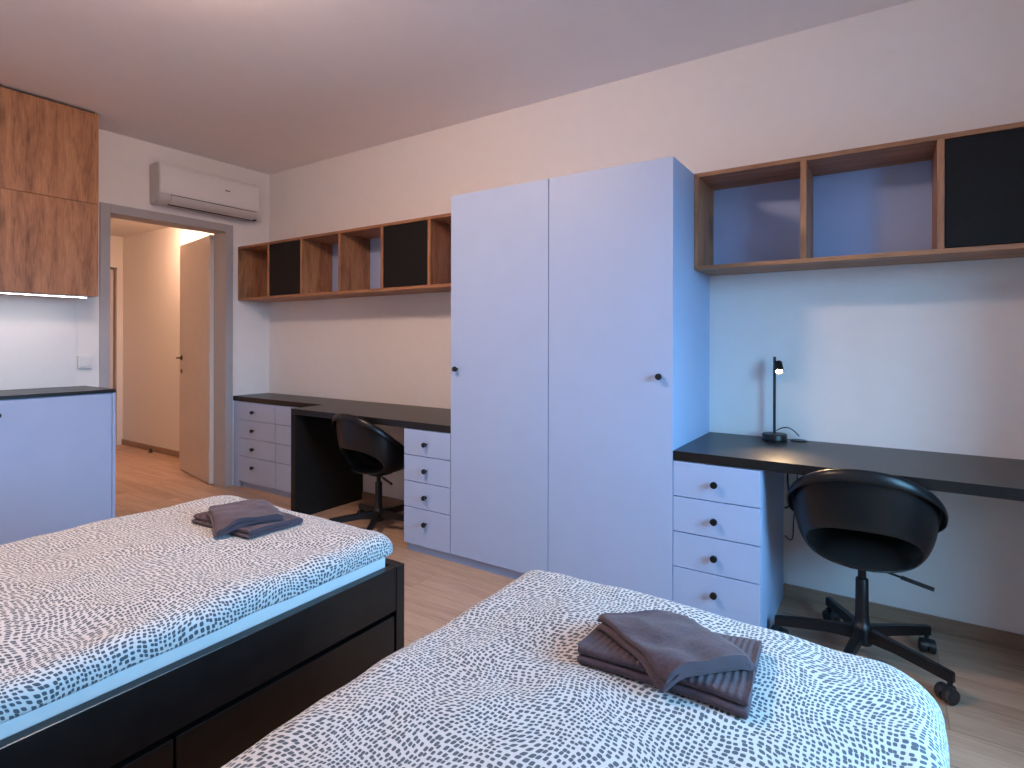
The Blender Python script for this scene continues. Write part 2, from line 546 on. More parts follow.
ZL = (0.709, 0.560, 0.411, 0.2625, 0.051)
ZT = 0.7105
g = 'drawer units under the left worktop'
drawer_unit('drawer_unit', 'shallow lilac drawer unit in the corner beside the doorway', 0.086, 0.5886, -0.327, ZL, ZT, knob_dx=-0.04, filler=(0.001, 0.086))
drawer_unit('drawer_unit', 'shallow lilac drawer unit partly hidden behind the black desk side panel', 0.5886, 1.0913, -0.327, ZL, ZT, filler=(1.0915, 1.1685))
drawer_unit('drawer_unit', 'deep lilac drawer unit between the left chair and the wardrobe', 2.228, 2.576, -0.597, ZL, ZT, side=True)
drawer_unit('drawer_unit', 'deep lilac drawer unit right of the wardrobe under the desk with lamp', 3.797, 4.1447, -0.597, ZL, ZT, side=True)

# ------------------------------------------------------------------ desks
t = thing('desk', 'long L-shaped black desk top left of the wardrobe', 'desk', (1.8, -0.3, 0.0))
bm = extrude_profile(bmesh.new(), [(0.001, -0.001), (0.001, -0.329), (1.169, -0.329), (1.169, -0.598), (2.5765, -0.598), (2.5765, -0.001)], 2, 0.7115, 0.750)
bmesh.ops.bevel(bm, geom=bm.edges[:], offset=0.001, segments=1, affect='EDGES')
obj('desk_top', bm, M['desk_top'], t)
obj('side_panel', B(1.1695, 1.2145, -0.5975, -0.001, 0.0005, 0.711, 0.001), M['black'], t)
t = thing('desk', 'black desk top right of the wardrobe holding the lamp', 'desk', (4.7, -0.3, 0.0))
obj('desk_top', B(3.7975, RX - 0.001, -0.598, -0.001, 0.7115, 0.750, 0.001), M['desk_top'], t)
obj('wall_bracket', B(RX - 0.03, RX - 0.001, -0.58, -0.015, 0.67, 0.7112), M['black'], t)

# ------------------------------------------------------------------ wardrobe
t = thing('wardrobe', 'tall lilac two-door wardrobe between the two desks', 'wardrobe', (3.187, -0.3, 0.0))
obj('body', B(2.5775, 3.7965, -0.579, -0.001, 0.0555, 2.0, 0.001), M['lilac_dark'], t)
obj('plinth', B(2.5785, 3.7955, -0.566, -0.001, 0.0005, 0.055), M['lilac_dark'], t)
for x0, x1, kx in ((2.5785, 3.1865, 2.623), (3.1905, 3.7965, 3.742)):
    d = obj('door', B(x0, x1, -0.5985, -0.5800, 0.0575, 2.0, 0.001), M['lilac'], t)
    obj('knob', knob_bm(kx, -0.5985, 1.062), M['knob'], d, smooth=True, angle=40)

# ------------------------------------------------------------------ wall shelves
def wall_shelf(label, x0, x1, divs, doors):
    t = thing('wall_shelf', label, 'wall shelf', ((x0 + x1) / 2, -0.001, 1.548))
    z0, z1, yf = 1.548, 2.000, -0.290
    th = 0.019
    obj('top_board', B(x0, x1, yf, -0.001, z1 - th, z1, 0.0008), M['oak_x'], t)
    obj('bottom_board', B(x0, x1, yf, -0.001, z0, z0 + th, 0.0008), M['oak_x'], t)
    for x in (x0, x1 - th):
        obj('side_panel', B(x, x + th, yf, -0.001, z0 + th, z1 - th), M['oak_z'], t)
    for x in divs:
        obj('divider', B(x - 0.0115, x + 0.0115, yf, -0.009, z0 + th, z1 - th, 0.0008), M['oak_z'], t)
    obj('back_panel', B(x0 + th, x1 - th, -0.0085, -0.001, z0 + th, z1 - th), M['shelf_back'], t)
    for a, b in doors:
        obj('door', B(a, b, yf + 0.002, yf + 0.020, z0 + th + 0.003, z1 - th - 0.004, 0.001), M['black_matt'], t, label='matt black flap door')
    return t

wall_shelf('oak wall shelf with two black doors above the left desk', 0.001, 2.5765, (0.431, 0.852, 1.287, 1.718, 2.141), ((0.4445, 0.8385), (1.7315, 2.1275)))
wall_shelf('oak wall shelf with one black door above the right desk', 3.7980, RX - 0.005, (4.256, 4.722, 5.195), ((4.7355, 5.1820),))

# ------------------------------------------------------------------ kitchenette
KY0, KY1 = -2.60, -1.375
CB0 = -1.98
t = thing('base_cabinet', 'lilac base cabinet with dark worktop beside the doorway', 'cabinet', (0.24, -1.98, 0.0))
obj('body', B(0.002, 0.452, KY0, KY1 - 0.019, 0.06, 0.8795), M['lilac_dark'], t)
obj('side_panel', B(0.002, 0.471, KY1 - 0.018, KY1, 0.0005, 0.8795, 0.001), M['lilac'], t)
obj('plinth', B(0.05, 0.42, KY0, KY1 - 0.019, 0.0005, 0.0595), M['lilac_dark'], t)
for y0, y1, ky in ((CB0 + 0.0015, KY1 - 0.0215, -1.950), (KY0, CB0 - 0.0015, -2.05)):
    d = obj('door', B(0.453, 0.471, y0, y1, 0.062, 0.876, 0.001), M['lilac'], t)
    kb = lathe(bmesh.new(), [(0.0055, 0.0), (0.0055, 0.013), (0.0125, 0.016), (0.0140, 0.019), (0.0140, 0.028), (0.0125, 0.030)], 20,
               Matrix.Translation((0.471, ky, 0.797)) @ Matrix.Rotation(PI / 2, 4, 'Y'))
    obj('knob', kb, M['knob'], d, smooth=True, angle=40)
tag(obj('worktop', B(0.002, 0.475, KY0, KY1 + 0.001, 0.8815, 0.9025, 0.001), M['desk_top']), 'thin dark worktop on the lilac base cabinet beside the doorway', 'worktop')
tag(obj('splashback', B(0.0005, 0.010, KY0, -1.428, 0.9030, 1.4920, 0.001), M['splash']), 'white splashback panel between worktop and oak wall cabinet', 'splashback')

UY1 = -1.4180
def oak_cab(name, label, z0, z1, led):
    t = thing(name, label, 'cabinet', (0.16, -2.0, z0))
    obj('body', B(0.0005, 0.307, KY0, UY1, z0, z1 - 0.0015), M['oak_z'], t)
    for y0, y1 in ((-2.018, UY1), (KY0, -2.021)):
        obj('door', B(0.309, 0.328, y0, y1, z0, z1 - 0.002, 0.0008), M['oak_z'], t)
    if led:
        s = obj('led_strip', B(0.262, 0.300, KY0 + 0.03, UY1 - 0.045, z0 - 0.009, z0 - 0.0005, 0.001), M['white'], t)
        obj('diffuser', B(0.274, 0.289, KY0 + 0.035, UY1 - 0.05, z0 - 0.0105, z0 - 0.0092), M['led'], s, label='glowing white light strip')
    return t
oak_cab('wall_cabinet', 'lower oak wall cabinet with light strip above the splashback', 1.4935, 2.0845, True)
oak_cab('wall_cabinet', 'upper oak wall cabinet reaching up to the ceiling', 2.0855, 2.664, False)
obj_gap = B(0.02, 0.300, KY0, UY1 - 0.01, 2.6645, H - 0.0005)
tag(obj('shadow_strip', obj_gap, M['slot']), 'dark strip painted as the shadow gap between upper oak cabinet and ceiling', 'shadow strip')  # dark colour stands in for the shadow gap above the cabinet

t = thing('light_switch', 'white light switch on the wall between splashback and door frame', 'light switch', (0.0005, -1.381, 1.062))
obj('cover_plate', B(0.0006, 0.022, -1.421, -1.341, 1.0185, 1.105, 0.004), M['white'], t)
obj('rocker', B(0.0225, 0.028, -1.411, -1.351, 1.030, 1.094, 0.002), M['white'], t)

# ------------------------------------------------------------------ air conditioner
ay0, ay1 = -0.978, -0.196
t = thing('air_conditioner', 'white split air conditioner high on the wall over the doorway', 'air conditioner', (0.001, (ay0 + ay1) / 2, 2.22))
def arc_profile():
    return [(0.001, 2.222), (0.075, 2.218), (0.110, 2.222), (0.138, 2.240), (0.150, 2.262), (0.152, 2.284), (0.148, 2.300), (0.138, 2.490), (0.128, 2.506), (0.105, 2.516), (0.001, 2.516)]
bm = extrude_profile(bmesh.new(), arc_profile(), 1, ay0, ay1)
bmesh.ops.bevel(bm, geom=[e for e in bm.edges if abs(e.verts[0].co.y - e.verts[1].co.y) < 1e-5], offset=0.008, segments=3, affect='EDGES')
obj('body', bm, M['ac_grey'], t, smooth=True, angle=35)
front = [(0.150, 2.292), (0.162, 2.288), (0.167, 2.296), (0.166, 2.40), (0.158, 2.480), (0.148, 2.505), (0.128, 2.520), (0.118, 2.519), (0.130, 2.507), (0.140, 2.490)]
bm = extrude_profile(bmesh.new(), front, 1, ay0 + 0.004, ay1 - 0.004)
bmesh.ops.bevel(bm, geom=[e for e in bm.edges if abs(e.verts[0].co.y - e.verts[1].co.y) < 1e-5], offset=0.003, segments=2, affect='EDGES')
obj('front_panel', bm, M['white'], t, smooth=True, angle=35)
flap = [(0.153, 2.283), (0.160, 2.282), (0.158, 2.262), (0.147, 2.240), (0.120, 2.2215), (0.117, 2.2255), (0.142, 2.243), (0.152, 2.263)]
obj('flap', extrude_profile(bmesh.new(), flap, 1, ay0 + 0.085, ay1 - 0.035), M['ac_grey'], t, smooth=True, angle=40)
bm = bmesh.new()
box(bm, 0.140, 0.1610, ay0 + 0.080, ay1 - 0.030, 2.2835, 2.2865)
obj('air_gap', bm, M['slot'], t)
obj('lower_slot', B(0.085, 0.1175, ay0 + 0.085, ay1 - 0.035, 2.2190, 2.2215), M['slot'], t)
obj('end_clip', B(0.100, 0.135, ay1 - 0.030, ay1 - 0.010, 2.2165, 2.226), M['knob'], t)
bm = bmesh.new()      # the small unreadable dark mark on the front panel
yy = -0.490
for w, h in ((0.007, 0.011), (0.006, 0.008), (0.006, 0.010), (0.008, 0.008)):
    box(bm, 0.1655, 0.1672, yy, yy + w, 2.4005, 2.4005 + h)
    yy += w + 0.0035
obj('brand_mark', bm, M['slot'], t)

# ------------------------------------------------------------------ desk lamp
lx, ly = 4.112, -0.068
t = thing('desk_lamp', 'slim black desk lamp switched on at the right desk', 'lamp', (lx, ly, 0.7505))
T = Matrix.Translation((lx, ly, 0.7505))
obj('lamp_base', lathe(bmesh.new(), [(0.050, 0.0), (0.054, 0.002), (0.054, 0.026), (0.051, 0.030), (0.010, 0.0305)], 32, T), M['steel_black'], t, smooth=True, angle=40)
obj('pole', cyl(bmesh.new(), (lx, ly, 0.7805), (lx, ly, 1.142), 0.0062, seg=16), M['steel_black'], t, smooth=True, angle=40)
sa = Vector((lx + 0.016, ly - 0.014, 1.118)); sd = Vector((0.20, -0.55, -0.80)).normalized()
q = Vector((0, 0, 1)).rotation_difference(sd).to_matrix().to_4x4()
sh = bmesh.new()
prof = [(0.012, 0.0), (0.0185, 0.004), (0.0205, 0.055), (0.0195, 0.0555), (0.0175, 0.008), (0.010, 0.007)]
lathe(sh, prof, 24, Matrix.Translation(sa) @ q)
obj('lamp_shade', sh, M['steel_black'], t, smooth=True, angle=40)
obj('swivel_joint', cyl(bmesh.new(), (lx, ly + 0.010, 1.108), (lx + 0.012, ly - 0.020, 1.108), 0.006, seg=14), M['steel_black'], t)
bu = bmesh.new()
bmesh.ops.create_uvsphere(bu, u_segments=16, v_segments=10, radius=0.0145)
bmesh.ops.transform(bu, matrix=Matrix.Translation(sa + sd * 0.047), verts=bu.verts[:])
obj('bulb', bu, M['bulb'], t, smooth=True, label='glowing warm bulb')
sl = bpy.data.lights.new('lamp_beam', 'SPOT')
sl.energy = 20.0; sl.color = (1.0, 0.66, 0.34); sl.spot_size = math.radians(62); sl.spot_blend = 0.7; sl.shadow_soft_size = 0.012
so = bpy.data.objects.new('lamp_beam', sl); COL.objects.link(so)
so.location = sa + sd * 0.066
so.rotation_euler = Vector((0.05, -0.44, -0.33)).to_track_quat('-Z', 'Y').to_euler()
cp = []
for i in range(13):
    a = i / 12
    cp.append((lx + 0.006 + 0.095 * a, ly + 0.012 + 0.018 * a, 0.790 + 0.035 * math.sin(PI * (a * 0.86 + 0.02)) - 0.030 * a))
obj('cable', tube(bmesh.new(), cp, 0.0026, 8), M['cable'], t, smooth=True)
gm = lathe(bmesh.new(), [(0.036, 0.0), (0.036, 0.003), (0.033, 0.005), (0.010, 0.005)], 24, Matrix.Translation((4.212, -0.042, 0.7503)))
tag(obj('cable_grommet', gm, M['steel_black'], smooth=True, angle=40), 'flat black cable grommet in the desk top behind the lamp', 'grommet')
tag(obj('power_cable', tube(bmesh.new(), [(4.160, -0.02, 0.709), (4.160, -0.02, 0.66), (4.162, -0.018, 0.56), (4.168, -0.016, 0.47), (4.167, -0.015, 0.435), (4.158, -0.012, 0.424), (4.150, -0.010, 0.422)], 0.0042, 8), M['cable'], smooth=True),
    'black power cable hanging straight down under the right desk', 'cable')
tag(obj('power_cable', tube(bmesh.new(), [(4.205, -0.02, 0.709), (4.205, -0.02, 0.60), (4.196, -0.018, 0.48), (4.188, -0.016, 0.36), (4.186, -0.015, 0.300), (4.182, -0.014, 0.280), (4.172, -0.012, 0.272), (4.160, -0.011, 0.280), (4.150, -0.010, 0.290)], 0.0028, 8), M['cable'], smooth=True),
    'thin black cable looping low on the wall beside the right drawer unit', 'cable')

# ------------------------------------------------------------------ swivel chair
def shell_grid():
    """bucket shell: th = 0 front .. pi back; returns an open surface with a slot low in the back"""
    bm = bmesh.new()
    NT, NP = 96, 30
    def rim(th):
        c, s = math.cos(th), math.sin(th)
        # c=1 front (+y), c=-1 back
        ax = 0.283 * (1 - 0.34 * (1 + c) / 2)
        x = ax * math.copysign(abs(s) ** 0.92, s)
        y = 0.255 * math.copysign(abs(c) ** 0.95, c) - 0.005
        k = (1 - c) / 2
        z = 0.432 + 0.333 * (k ** 1.36)
        return Vector((x, y, z))
    def bot(th):
        return Vector((0.132 * math.sin(th), 0.150 * math.cos(th) + 0.005, 0.392))
    V = []
    for j in range(NP + 1):
        row = []
        ph = (j / NP) * PI / 2
        for i in range(NT):
            th = 2 * PI * i / NT
            R, Bt = rim(th), bot(th)
            sp, cp = math.sin(ph) ** 0.92, 1 - math.cos(ph) ** 1.05
            p = Bt + (R - Bt) * 1.0
            x = Bt.x + (R.x * 0.955 - Bt.x) * sp
            y = Bt.y + (R.y * 0.955 - Bt.y) * sp
            z = Bt.z + (R.z - Bt.z) * cp
            row.append(bm.verts.new((x, y, z)))
        V.append(row)
    # rolled rim
    for dr, dz in ((0.985, 0.005), (1.010, 0.004), (1.038, -0.005), (1.052, -0.018), (1.053, -0.034)):
        row = []
        for i in range(NT):
            R = rim(2 * PI * i / NT)
            k = (1 - math.cos(2 * PI * i / NT)) / 2
            row.append(bm.verts.new((R.x * dr, R.y * dr, R.z + dz * (0.55 + 0.45 * k))))
        V.append(row)
    nrow = len(V)
    ic = NT // 2
    for j in range(nrow - 1):
        for i in range(NT):
            # slot low in the back: rounded ends
            av = (i + 0.5 - ic) * 2 * PI / NT
            pj = (j + 0.5) / NP
            if abs(av / 1.02) ** 3.2 + abs((pj - 0.355) / 0.245) ** 3.2 < 1.0:
                continue
            k = (i + 1) % NT
            bm.faces.new((V[j][i], V[j][k], V[j + 1][k], V[j + 1][i]))
    # seat floor
    prev = V[0]
    for s in (0.72, 0.4):
        row = [bm.verts.new((v.co.x * s, (v.co.y - 0.005) * s + 0.005, 0.392 - 0.006 * (1 - s))) for v in V[0]]
        for i in range(NT):
            bm.faces.new((prev[i], row[i], row[(i + 1) % NT], prev[(i + 1) % NT]))
        prev = row
    bm.faces.new(prev)
    bmesh.ops.delete(bm, geom=[v for v in bm.verts if not v.link_faces], context='VERTS')
    # ease the stepped edge of the slot into a smooth curve
    for it in range(14):
        mv = {}
        for v in bm.verts:
            be = [e for e in v.link_edges if e.is_boundary]
            if len(be) == 2 and v.co.y < -0.05 and v.co.z < 0.62:
                a, c = be[0].other_vert(v).co, be[1].other_vert(v).co
                mv[v] = v.co * 0.5 + (a + c) * 0.25
        for v, p in mv.items():
            v.co = p
    return bm

def leg_bm(a):
    """one arm of the star base pointing along +x, then turned by a"""
    b = bmesh.new()
    secs = [(0.022, 0.076, 0.126, 0.0155), (0.120, 0.080, 0.118, 0.0145), (0.285, 0.066, 0.102, 0.0125), (0.303, 0.064, 0.100, 0.0125)]
    rows = []
    for x, z0, z1, w in secs:
        rows.append([b.verts.new((x, -w, z0)), b.verts.new((x, w, z0)), b.verts.new((x, w, z1)), b.verts.new((x, -w, z1))])
    for p, n in zip(rows, rows[1:]):
        for i in range(4):
            b.faces.new((p[i], p[(i + 1) % 4], n[(i + 1) % 4], n[i]))
    b.faces.new(rows[0][::-1]); b.faces.new(rows[-1])
    bmesh.ops.bevel(b, geom=b.edges[:], offset=0.003, segments=2, affect='EDGES')
    out = bmesh.new()
    merge(out, b, Matrix.Rotation(a, 4, 'Z'))
    return out

def caster_bm(a, spin):
    out = bmesh.new()
    b = bmesh.new()
    cyl(b, (0, 0, 0.052), (0, 0, 0.070), 0.008, seg=12)
    # twin wheels with hooded cover
    for s in (1, -1):
        cyl(b, (-0.012, s * 0.0025, 0.0270), (-0.012, s * 0.026, 0.0270), 0.0265, seg=24, bev=0.003)
        cyl(b, (-0.012, s * 0.026, 0.0265), (-0.012, s * 0.028, 0.0265), 0.016, seg=20)
    hood = [(0.020, 0.040), (0.013, 0.052), (-0.004, 0.0565), (-0.020, 0.0545), (-0.034, 0.045), (-0.038, 0.034), (-0.012, 0.030), (0.014, 0.030)]
    extrude_profile(b, hood, 1, -0.0055, 0.0055)
    M4 = Matrix.Rotation(a, 4, 'Z') @ Matrix.Translation((0.292, 0, 0)) @ Matrix.Rotation(spin, 4, 'Z')
    merge(out, b, M4)
    return out

def make_chair(label, loc, rz, base_rot, spins):
    t = thing('swivel_chair', label, 'chair', loc, 'swivel chairs', rz)
    s = obj('shell', shell_grid(), M['plastic'], t, smooth=True, shift=False)
    m = s.modifiers.new('solid', 'SOLIDIFY'); m.thickness = 0.007; m.offset = 0.0
    m = s.modifiers.new('subd', 'SUBSURF'); m.levels = 1; m.render_levels = 2
    obj('mechanism', B(-0.045, 0.045, -0.05, 0.08, 0.352, 0.381, 0.006), M['steel_black'], t, shift=False)
    bm = bmesh.new()
    cyl(bm, (0, 0, 0.300), (0, 0, 0.3515), 0.0140, seg=18)
    obj('gas_lift', bm, M['steel_black'], t, smooth=True, angle=40, shift=False)
    col = lathe(bmesh.new(), [(0.034, 0.062), (0.037, 0.068), (0.037, 0.122), (0.030, 0.136), (0.0255, 0.142), (0.0225, 0.175), (0.0215, 0.305), (0.0195, 0.308)], 28)
    obj('column', col, M['steel_black'], t, smooth=True, angle=40, shift=False)
    lv = bmesh.new()
    tube(lv, [(0.07, -0.045, 0.365), (0.12, -0.060, 0.358)], 0.0045, 10)
    tube(lv, [(0.12, -0.060, 0.358), (0.215, -0.082, 0.343)], 0.0075, 10)
    obj('height_lever', lv, M['plastic_in'], t, smooth=True, angle=40, shift=False)
    for k in range(5):
        a = base_rot + k * 2 * PI / 5
        l = obj('leg', leg_bm(a), M['steel_black'], t, shift=False)
        obj('caster', caster_bm(a, spins[k]), M['plastic_in'], l, smooth=True, angle=40, shift=False)
    return t

make_chair('dark bucket swivel chair at the right desk with the lamp', (4.475, -0.424, 0.0), math.radians(2), math.radians(-30), (1.2, 0.9, 0.3, 1.0, 0.6))
make_chair('dark bucket swivel chair tucked under the left desk', (1.838, -0.425, 0.0), math.radians(-3), math.radians(-52), (0.3, 1.2, 0.8, 2.0, 0.4))

# ------------------------------------------------------------------ beds
BW, BL = 0.93, 2.06
def make_bed(label, x1, yf):
    """x1 = side with drawers (+x), yf = foot end"""
    x0, yh = x1 - BW, yf - BL
    t = thing('bed_frame', label, 'bed', ((x0 + x1) / 2, (yf + yh) / 2, 0.0), 'black-brown beds')
    z1 = 0.500
    obj('foot_board', B(x0, x1, yf - 0.035, yf, 0.0005, z1, 0.0015), M['bedblack'], t)
    obj('head_board', B(x0, x1, yh, yh + 0.035, 0.0005, 0.72, 0.0015), M['bedblack'], t)
    obj('side_rail', B(x1 - 0.030, x1 - 0.002, yh + 0.0355, yf - 0.0355, 0.362, z1 - 0.0005, 0.0015), M['bedblack'], t)
    obj('side_rail', B(x0 + 0.002, x0 + 0.030, yh + 0.0355, yf - 0.0355, 0.05, z1 - 0.0005, 0.0015), M['bedblack'], t)
    obj('slat_base', B(x0 + 0.031, x1 - 0.031, yh + 0.036, yf - 0.036, 0.365, 0.385), M['bedblack'], t)
    ys = yf - 0.0365
    n = 3
    w = (BL - 0.073) / n
    for k in range(n):
        a, b = ys - (k + 1) * w + 0.003, ys - k * w - 0.003
        obj('drawer', B(x1 - 0.60, x1 - 0.004, a, b, 0.020, 0.347, 0.0015), M['bedblack'], t)
    return t
FY = -1.652
make_bed('black-brown bed frame with drawers, the left one of two beds', 3.265, FY)
make_bed('black-brown bed frame hidden under the right dotted duvet', 4.620, FY)

def mattress(label, x1, yf):
    bm = B(x1 - BW + 0.036, x1 - 0.036, yf - BL + 0.04, yf - 0.040, 0.3855, 0.548, 0.018, 4)
    bmesh.ops.subdivide_edges(bm, edges=[e for e in bm.edges if e.calc_length() > 0.5], cuts=14, use_grid_fill=True)
    for v in bm.verts:
        if v.co.z > 0.50:
            v.co.x += 0.004 * noise.noise(v.co * 3.1)
    o = obj('mattress', bm, M['sheet'], smooth=True, angle=60)
    tag(o, label, 'mattress', 'mattresses')
mattress('white sheeted mattress in the left bed frame', 3.265, FY)
mattress('white sheeted mattress in the right bed frame', 4.620, FY)

TOWEL_SPOTS = [(2.80, -1.90, 0.30), (4.21, -1.90, 0.34)]
def hgt(x, y, seed):
    p = Vector((x * 2.3, y * 2.3, seed))
    h = 0.016 * noise.noise(p) + 0.007 * noise.noise(p * 2.7) + 0.0022 * noise.noise(p * 8.0)
    # long soft folds across the bed
    h += 0.006 * noise.noise(Vector((x * 3.5 + y * 2.0, (y - x) * 9.0, seed + 9)))
    f = 1.0
    for tx, ty, r in TOWEL_SPOTS:
        d = math.hypot(x - tx, y - ty) / r
        if d < 1.0:
            f = min(f, d * d * (3 - 2 * d))
    return h * (0.25 + 0.75 * f)

def duvet(label, x0, x1, yh, yf, ztop, drop, R, rc, seed, crown, uv0):
    bm = bmesh.new()
    uvl = bm.loops.layers.uv.new('UVMap')
    # outline of a rounded rectangle, counter-clockwise
    per = []
    step = 0.016
    def line(a, b):
        n = max(2, int(math.dist(a, b) / step))
        nx, ny = (b[1] - a[1]), -(b[0] - a[0])
        l = math.hypot(nx, ny)
        for i in range(n):
            per.append((a[0] + (b[0] - a[0]) * i / n, a[1] + (b[1] - a[1]) * i / n, nx / l, ny / l))
    def arc(cx, cy, r, a0):
        n = 10
        for i in range(n):
            a = a0 + PI / 2 * i / n
            per.append((cx + r * math.cos(a), cy + r * math.sin(a), math.cos(a), math.sin(a)))
    r1, r2 = rc       # corner radius at the -x foot corner and the +x foot corner
    rh = 0.06
    line((x0 + rh, yh), (x1 - rh, yh)); arc(x1 - rh, yh + rh, rh, -PI / 2)
    line((x1, yh + rh), (x1, yf - r2)); arc(x1 - r2, yf - r2, r2, 0)
    line((x1 - r2, yf), (x0 + r1, yf)); arc(x0 + r1, yf - r1, r1, PI / 2)
    line((x0, yf - r1), (x0, yh + rh)); arc(x0 + rh, yh + rh, rh, PI)
    n = len(per)
    mx = (x0 + x1) / 2
    half = (x1 - x0) / 2
    def med(x, y):
        return mx, max(yh + half, min(yf - half, y))
    rows = []
    def zt(x, y, edge):
        return ztop + crown * (1 - (1 - min(1, edge / half)) ** 2.2) + hgt(x, y, seed) * min(1, 0.3 + edge / 0.1)
    # hem inside, hem outside, up the side, round the edge, then inward
    prof = [(-0.014, -0.052, None), (-0.014, -drop + 0.004, None), (-0.008, -drop, None), (0.0, -drop + 0.005, None)]
    prof = []
    side = []
    nd = 4
    for k in range(nd + 1):
        side.append((0.0, -drop + (drop - R) * k / nd))
    na = 8
    for k in range(1, na + 1):
        a = PI / 2 * k / na
        side.append((R - R * math.cos(a), -R + R * math.sin(a)))
    inner = [R + (half - R) * ((k / 26) ** 1.15) for k in range(1, 27)]
    def wob(i, k):
        x, y, nx, ny = per[i]
        return 0.006 * noise.noise(Vector((x * 5, y * 5, seed + 3))) + 0.003 * noise.noise(Vector((x * 14, y * 14, seed + 5)))
    def ring(off, dz, top=False, uvo=0.0):
        row = []
        for i, (x, y, nx, ny) in enumerate(per):
            ex, ey = med(x, y)
            dl = math.hypot(x - ex, y - ey)
            f = min(1.0, off / half) if off > 0 else off / half
            if off >= 0:
                px, py = x + (ex - x) * f, y + (ey - y) * f
            else:
                px, py = x - nx * off, y - ny * off
            w = wob(i, 0) * (1 - max(0, f))
            px += nx * w; py += ny * w
            z = zt(px, py, max(0, off)) + dz
            v = bm.verts.new((px, py, z))
            row.append((v, (px + nx * uvo + uv0, py + ny * uvo)))
        return row
    arcl = 0.0
    # inside of the hem (thickness)
    rows.append(ring(0.30, -0.046, uvo=drop + 0.3))
    rows.append(ring(0.016, -0.046, uvo=drop + 0.06))
    rows.append(ring(0.012, -drop + 0.004, uvo=drop + 0.012))
    for k, (o_, dz) in enumerate(side):
        rows.append(ring(o_ + (0.003 if k == 0 else 0), dz, uvo=max(0.0, -dz) * 0.9))
    for o_ in inner:
        rows.append(ring(o_, 0.0))
    uvd = {}
    for row in rows:
        for v, uv in row:
            uvd[v] = uv
    for a, b in zip(rows, rows[1:]):
        for i in range(n):
            q = [a[i][0], a[(i + 1) % n][0], b[(i + 1) % n][0], b[i][0]]
            try:
                f = bm.faces.new(q)
            except ValueError:
                continue
            for lp in f.loops:
                lp[uvl].uv = uvd[lp.vert]
    f = bm.faces.new([v for v, _ in rows[0]][::-1])
    bmesh.ops.remove_doubles(bm, verts=bm.verts[:], dist=0.0004)
    o = obj('duvet', bm, M['duvet'], smooth=True)
    tag(o, label, 'duvet', 'dotted duvets')
    return o, zt

DL, ztL = duvet('dotted white duvet on the left bed, white mattress edge showing below', 2.295, 3.244, -3.62, -1.668, 0.594, 0.062, 0.045, (0.07, 0.035), 1.7, 0.012, 0.0)
DR, ztR = duvet('dotted white duvet on the right bed, rounded corner towards the desk chair', 3.706, 4.640, -3.62, -1.606, 0.590, 0.082, 0.055, (0.035, 0.10), 4.4, 0.015, 3.3)

# ------------------------------------------------------------------ towels
def serpentine(width, th, layers, gap=0.0006):
    """outline of a cloth folded back and forth: list of (v, z)"""
    cl = []
    z = th / 2
    r = (th + gap) / 2
    for k in range(layers):
        a, b = (0.02, width - 0.02) if k % 2 == 0 else (width - 0.02, 0.02)
        a += 0.006 * ((k * 7) % 3 - 1) if k == 0 else 0
        for i in range(13):
            cl.append((a + (b - a) * i / 12, z))
        if k < layers - 1:
            s = 1 if k % 2 == 0 else -1
            for i in range(1, 7):
                t_ = -PI / 2 + PI * i / 7
                cl.append((b + s * (r + 0.008) * math.cos(t_), z + r + r * math.sin(t_)))
        z += th + gap
    L_, R_ = [], []
    for i, p in enumerate(cl):
        a = cl[max(i - 1, 0)]; b = cl[min(i + 1, len(cl) - 1)]
        dx, dz = b[0] - a[0], b[1] - a[1]
        l = math.hypot(dx, dz)
        nx, nz = -dz / l, dx / l
        L_.append((p[0] + nx * th / 2 * 0.97, p[1] + nz * th / 2 * 0.97))
        R_.append((p[0] - nx * th / 2 * 0.97, p[1] - nz * th / 2 * 0.97))
    # round the loose ends
    def cap(p, q, c, sgn):
        out = []
        for i in range(1, 4):
            a = PI * i / 4
            mxx, mz = (p[0] + q[0]) / 2, (p[1] + q[1]) / 2
            out.append((mxx + sgn * th * 0.45 * math.sin(a), mz + (p[1] - mz) * math.cos(a)))
        return out
    e1 = cap(L_[-1], R_[-1], cl[-1], 1 if (layers % 2 == 1) else -1)
    e0 = cap(R_[0], L_[0], cl[0], -1)
    return L_ + e1 + R_[::-1] + e0

